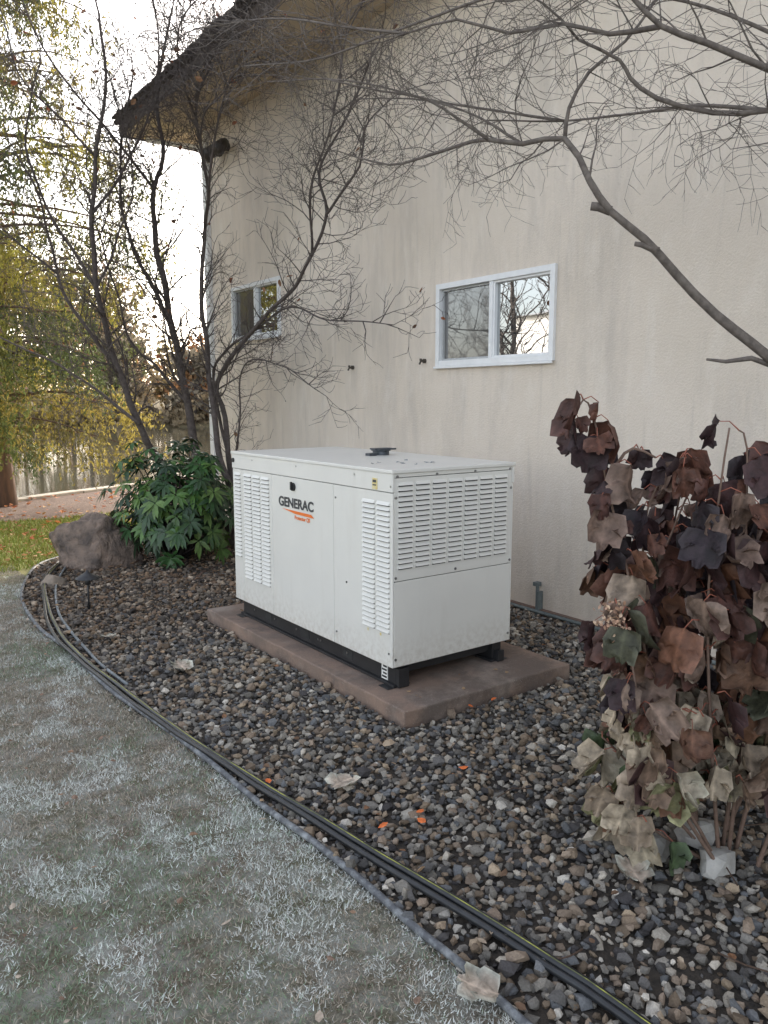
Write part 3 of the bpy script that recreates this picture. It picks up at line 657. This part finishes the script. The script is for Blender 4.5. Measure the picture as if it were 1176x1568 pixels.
# ------------------------------------------------------------ hydrangea
HY=empty('hydrangea_shrub'); hm=attrmat('hydrangea_leaf',.6,.08,20,.6,.4,bs=70,bstr=.7,bdist=.006); mb=MB(); st=MB(); loose=MB()
tones_top=[(.030,.014,.016),(.045,.019,.019),(.024,.015,.019),(.075,.030,.022),(.11,.046,.030),(.16,.105,.08)]
tones_mid=tones_top+[(.15,.065,.036),(.21,.145,.11),(.28,.215,.165),(.055,.055,.032),(.13,.07,.042),(.09,.038,.026)]
tones_low=[(.34,.275,.20),(.26,.20,.145),(.17,.085,.05),(.37,.30,.22),(.05,.075,.033),(.22,.21,.11),(.06,.028,.026),(.13,.065,.04),(.31,.26,.185),(.19,.125,.085),(.40,.34,.26)]
def hleaf(base,d,nrm,L,tone,mb=mb,flat=False):
    d=d.normalized(); s=d.cross(nrm).normalized(); u=s.cross(d).normalized()
    curl=random.uniform(-.9,1.2); roll=random.uniform(.35,1.7)*random.choice((1,1,1,-1)); R_,Cn=13,11; vs=[];cs=[]; p=base.copy(); tw=random.uniform(-.6,.6)
    if flat: curl*=.3; tw*=.3; roll=random.uniform(.3,.8)
    ph=random.uniform(0,6); ed=tuple(min(.5,t*1.3+.02) for t in tone); sk=random.uniform(-.15,.15)
    for i in range(R_):
        q_=i/(R_-1)
        env=math.sin(math.pi*min(1,(q_*.93+.035))**.74)**.72
        lobe=1+.36*math.cos(q_*math.pi*2*2.5+2.7)
        w=L*.46*env*lobe
        a=curl*q_*q_; dd=(d*math.cos(a)+u*math.sin(a)+s*sk*q_).normalized(); uu=(u*math.cos(a)-d*math.sin(a)); ss=(s*math.cos(tw*q_)+uu*math.sin(tw*q_)).normalized(); u2=ss.cross(dd)*-1
        if u2.dot(uu)<0: u2=-u2
        if i: p=p+dd*(L/(R_-1))
        for j in range(Cn):
            c=(j/(Cn-1)-.5)*2; x=w*math.sin(c*roll)/roll; h=w*(1-math.cos(c*roll))/roll
            fw=abs(c)**1.5*w*.5*(.35+math.cos(q_*math.pi*2*2.5+1.2))
            h+=.08*L*math.sin(q_*11+c*4+ph)*abs(c)+random.gauss(0,.02)*L*abs(c)
            vs.append(p+ss*x+u2*h+dd*fw)
            m_=1.4 if j==Cn//2 else random.uniform(.7,1.15)
            e2=abs(c)**3; cs.append(tuple((t*(1-e2)+e_*e2)*m_ for t,e_ in zip(tone,ed)))
    o=len(mb.v); mb.v.extend([tuple(v) for v in vs]); mb.c.extend(cs)
    for i in range(R_-1):
        for j in range(Cn-1): mb.f.append((o+i*Cn+j,o+i*Cn+j+1,o+(i+1)*Cn+j+1,o+(i+1)*Cn+j)); mb.m.append(0)
RV=Vector((.8074,-.59,0)); FV=Vector((.59,.8074,0)); O0=Vector((-.902,-1.159,0))
def hq(q_,dep,z): return O0+RV*q_+FV*dep+Vector((0,0,z))
def putleaf(p,Lr=(.11,.18)):
    z=p.z; qq=(p-O0).dot(RV)
    if qq>.98 and z<.33: return
    tn=random.choice(tones_top if z>1.15 else (tones_mid if z>.65 else tones_low))
    out=Vector((random.gauss(0,1),random.gauss(0,1),0)).normalized()
    pet=p+out*random.uniform(.02,.07)+Vector((0,0,random.uniform(-.03,.03)))
    if (pet-O0).dot(RV)<.60: pet=p.copy()
    st.tube([p,(p+pet)/2+Vector((0,0,.015)),pet],[.0026,.002,.0017],4,mi=1)
    d=(Vector((0,0,-1))+out*random.uniform(.0,.5)+Vector((random.gauss(0,.25),random.gauss(0,.25),0)))
    nr=(out+Vector((random.gauss(0,.5),random.gauss(0,.5),.3))).normalized()
    L=random.uniform(*Lr)
    if pet.z-L<.0: L=max(.06,pet.z-.01); d=d+out*.8
    hleaf(pet,d,nr,L,tn)
stems=[
 [(1.20,.10,0),(1.0,.05,.45),(.86,0,.95),(.75,0,1.35),(.69,0,1.60),(.65,-.01,1.66),(.62,-.02,1.60)],
 [(.75,0,1.35),(.78,.02,1.45),(.83,.02,1.50),(.90,0,1.47)],
 [(1.2,.15,0),(1.05,.1,.5),(.92,.1,1.0),(.90,.05,1.3),(.98,.03,1.45),(1.0,.0,1.47)],
 [(1.2,.0,0),(1.12,-.05,.5),(1.08,-.05,1.0),(1.10,-.05,1.4),(1.12,-.04,1.57)],
 [(1.25,.05,0),(1.25,.0,.6),(1.22,.0,1.1),(1.20,.0,1.5),(1.17,.0,1.56)],
 [(1.3,.1,0),(1.4,.1,.6),(1.42,.1,1.1),(1.38,.1,1.5)],
 [(1.3,-.05,0),(1.35,-.15,.5),(1.3,-.15,.9),(1.26,-.15,1.3)],
 [(1.2,-.05,0),(1.0,-.12,.3),(.86,-.12,.6),(.80,-.1,.9),(.76,-.1,1.0)],
 [(1.2,.2,0),(.98,.25,.4),(.85,.25,.8),(.84,.22,1.15)],
 [(1.2,0,0),(1.05,-.1,.25),(.9,-.1,.45),(.82,-.1,.62)],
 [(1.3,.2,0),(1.5,.25,.5),(1.6,.25,1.0),(1.6,.2,1.4)],
 [(1.2,.3,0),(1.15,.35,.6),(1.1,.35,1.1),(1.12,.3,1.42)],
 [(1.2,.1,0),(1.02,.15,.5),(.95,.15,.9),(1.02,.1,1.25),(1.06,.1,1.35)],
 [(1.25,.1,0),(1.3,.1,.6),(1.33,.05,1.1),(1.30,.05,1.46)],
 [(1.2,.0,0),(1.0,.0,.12),(.88,-.02,.22),(.80,-.02,.30)],
 [(1.2,.05,0),(1.0,.1,.22),(.86,.12,.38),(.79,.1,.45)],
]
for k,sx in enumerate(stems):
    pa=catmull([tuple(hq(*p)) for p in sx],.045); n=len(pa)
    st.tube(pa,[.008-.005*i/n for i in range(n)],6,mi=0)
    for i in range(int(n*.22) if k!=1 else 0,n,1):
        pr=.72 if k!=1 else .45
        if random.random()<pr: putleaf(pa[i],(.085,.15) if pa[i].z>1.2 else (.10,.175))
        if random.random()<.35: putleaf(pa[i],(.06,.12))
for k in range(230):
    q_=random.uniform(.84,1.6); z=random.uniform(.2,1.25); dep=random.uniform(-.15,.35)
    if z>1.0 and q_<1.0: continue
    if z>.7 and q_<.92: continue
    putleaf(hq(q_,dep,z),(.09,.165))
for k in range(110):
    p=hq(.755+random.gauss(0,.028),-.1+random.gauss(0,.025),.93+random.gauss(0,.03)); leafquad(mb,p,random.uniform(.012,.02),random.choice([(.5,.32,.22),(.55,.4,.28),(.4,.24,.16)]))
mb.obj('leaves',[hm],HY,True); st.obj('stems',[simple('stem_brown',(.14,.09,.065),(.2,.13,.10),30,.8),simple('petiole_red',(.36,.11,.07),(.28,.1,.06),30,.6)],HY,True)
for x,y,s_ in((-.67,-.61,.13),(-.30,-1.80,.12),(-1.04,-1.88,.12),(-.72,1.12,.13),(-.9,2.1,.10),(.3,-1.3,.1)):
    a=random.uniform(0,6.28); hleaf(Vector((x,y,.052)),Vector((math.cos(a),math.sin(a),.08)),Vector((.1,.1,1)),s_,(.48,.39,.31),loose,True)
loose.obj('fallen_leaf',[hm],LL,True)

# ------------------------------------------------------------ conifer (yellowing) & far trees
def leafcloud(Cn,sz,asp,col,down=0.0):
    n=len(Cn); a=rng.normal(size=(n,3)); a[:,2]-=down; a/=np.linalg.norm(a,axis=1)[:,None]; b_=rng.normal(size=(n,3)); s_=np.cross(a,b_); s_/=np.linalg.norm(s_,axis=1)[:,None]
    a*=sz[:,None]*.5; s_*=sz[:,None]*.5*asp
    V=np.stack([Cn-a,Cn+s_,Cn+a,Cn-s_],1).reshape(-1,3); F=np.arange(4*n).reshape(n,4); return V,F,np.repeat(col,4,axis=0)
CT=empty('weeping_larch'); fm=attrmat('larch_foliage',.7,.38,20,0,.2); wood=MB(); P_=[];C_=[]
tx,ty=-.08,10.20
wood.tube([(tx,ty,-.1),(tx+.02,ty,1),(tx-.05,ty,3),(tx,ty,7),(tx,ty,12)],[.26,.17,.13,.09,.02],12)
for k in range(175):
    z=1.1+10.6*(k/175)**1.15; a=random.uniform(0,6.28); L=(2.5 if z<5 else 2.5*(1-(z-5)/8.5))*random.uniform(.6,1.12)
    if z<1.9: L*=.85
    rise=random.uniform(.0,.5); pa=[]
    for i in range(9):
        t_=i/8; pa.append(Vector((tx+math.cos(a)*L*t_,ty+math.sin(a)*L*t_,z+rise*math.sin(t_*2.2)-.35*t_*t_*L*.5)))
    wood.tube(pa,[.025*(1-.8*i/8) for i in range(9)],5)
    tone=np.array(random.choice([(.30,.275,.06),(.22,.225,.06),(.13,.155,.05),(.35,.29,.075),(.18,.16,.06),(.09,.115,.045)]))
    dd=random.uniform(.4,1.25)*(1.35 if z<5 else .9)
    for i in range(1,9):
        for q_ in range(int((4+i)*dd)):
            c=pa[i]+Vector((random.gauss(0,.18),random.gauss(0,.18),random.gauss(0,.06))); Ls=random.uniform(.15,.75)
            m_=int(Ls*26)
            zz=rng.uniform(0,1,m_); P_.append(np.stack([c.x+rng.normal(0,.024,m_)+zz*random.gauss(0,.06),c.y+rng.normal(0,.024,m_)+zz*random.gauss(0,.06),c.z-zz*Ls],-1)); C_.append(tone*rng.uniform(.6,1.25,(m_,1))*random.uniform(.7,1.2))
Pc=np.concatenate(P_); Cc=np.concatenate(C_)
V,F,C=leafcloud(Pc,rng.uniform(.05,.10,len(Pc)),.32,Cc,1.4)
bulk('foliage',V,F,C,[fm],parent=CT); wood.obj('trunk_branches',[simple('larch_bark',(.16,.095,.06),(.09,.06,.045),18,.9,vs=(1,1,.2),bs=30)],CT,True)
e_=np.array([.96,-.279]); fd=np.array([.279,.96]); P_=[];C_=[];wood=MB()
for k in range(85):
    tt_=random.uniform(-40,30); dd=random.uniform(59,80); h=random.uniform(5,7.5) if tt_>1.5 else random.uniform(9,14)
    bx=-2.436+fd[0]*dd+e_[0]*tt_; by=-3.258+fd[1]*dd+e_[1]*tt_
    tone=np.array(random.choice([(.40,.23,.12),(.36,.29,.15),(.26,.22,.16),(.30,.24,.15),(.20,.20,.12),(.42,.24,.12),(.26,.19,.15)]))  # autumn tones paled, distance haze put into the foliage colour
    wood.tube([(bx,by,-.2),(bx+random.uniform(-.3,.3),by,h*.5),(bx+random.uniform(-.5,.5),by,h*.95)],[.2,.12,.04],5)
    for j in range(20):
        a=random.uniform(0,6.28); r=random.uniform(.1,.36)*h; cz=h*random.uniform(.12,.95); f_=1-abs(cz/h-.5)
        c=np.array([bx+math.cos(a)*r*f_,by+math.sin(a)*r*f_,cz]); m_=40
        wood.tube([(bx,by,cz*.6),tuple(c)],[.05,.02],3)
        P_.append(c+rng.normal(0,h*.065,(m_,3))); C_.append(tone*rng.uniform(.6,1.3,(m_,1)))
m_=12000; tt_=rng.uniform(-45,30,m_); dd=rng.uniform(56.5,62,m_); P_.append(np.stack([-2.436+fd[0]*dd+e_[0]*tt_,-3.258+fd[1]*dd+e_[1]*tt_,rng.uniform(-.2,1.6,m_)*(1+.5*np.sin(tt_))],-1)); C_.append(np.array([.28,.22,.14])*rng.uniform(.5,1.4,(m_,1)))
Pc=np.concatenate(P_); Cc=np.concatenate(C_); V,F,C=leafcloud(Pc,rng.uniform(.3,.75,len(Pc)),.5,Cc)
DT=empty('distant_trees'); bulk('foliage',V,F,C,[attrmat('distant_foliage',.8,.4,2,0,.2)],parent=DT); wood.obj('trunks',[bark],DT)
for (bx,by,sd) in((-9,10,1),(-12,15,2),(-7,14,3)):
    random.seed(40+sd); mb=MB(); pts=[(bx*100,by*100,-5),(bx*100+10,by*100,150),(bx*100-15,by*100+20,350),(bx*100+20,by*100,600)]
    limb(mb,pts,.16,.05,(3.2,2.6,2.6,2),(2.5,4.2),.25,3,.35,.22,minr=.012)
    mb.obj('garden_tree',[bark],None,True)
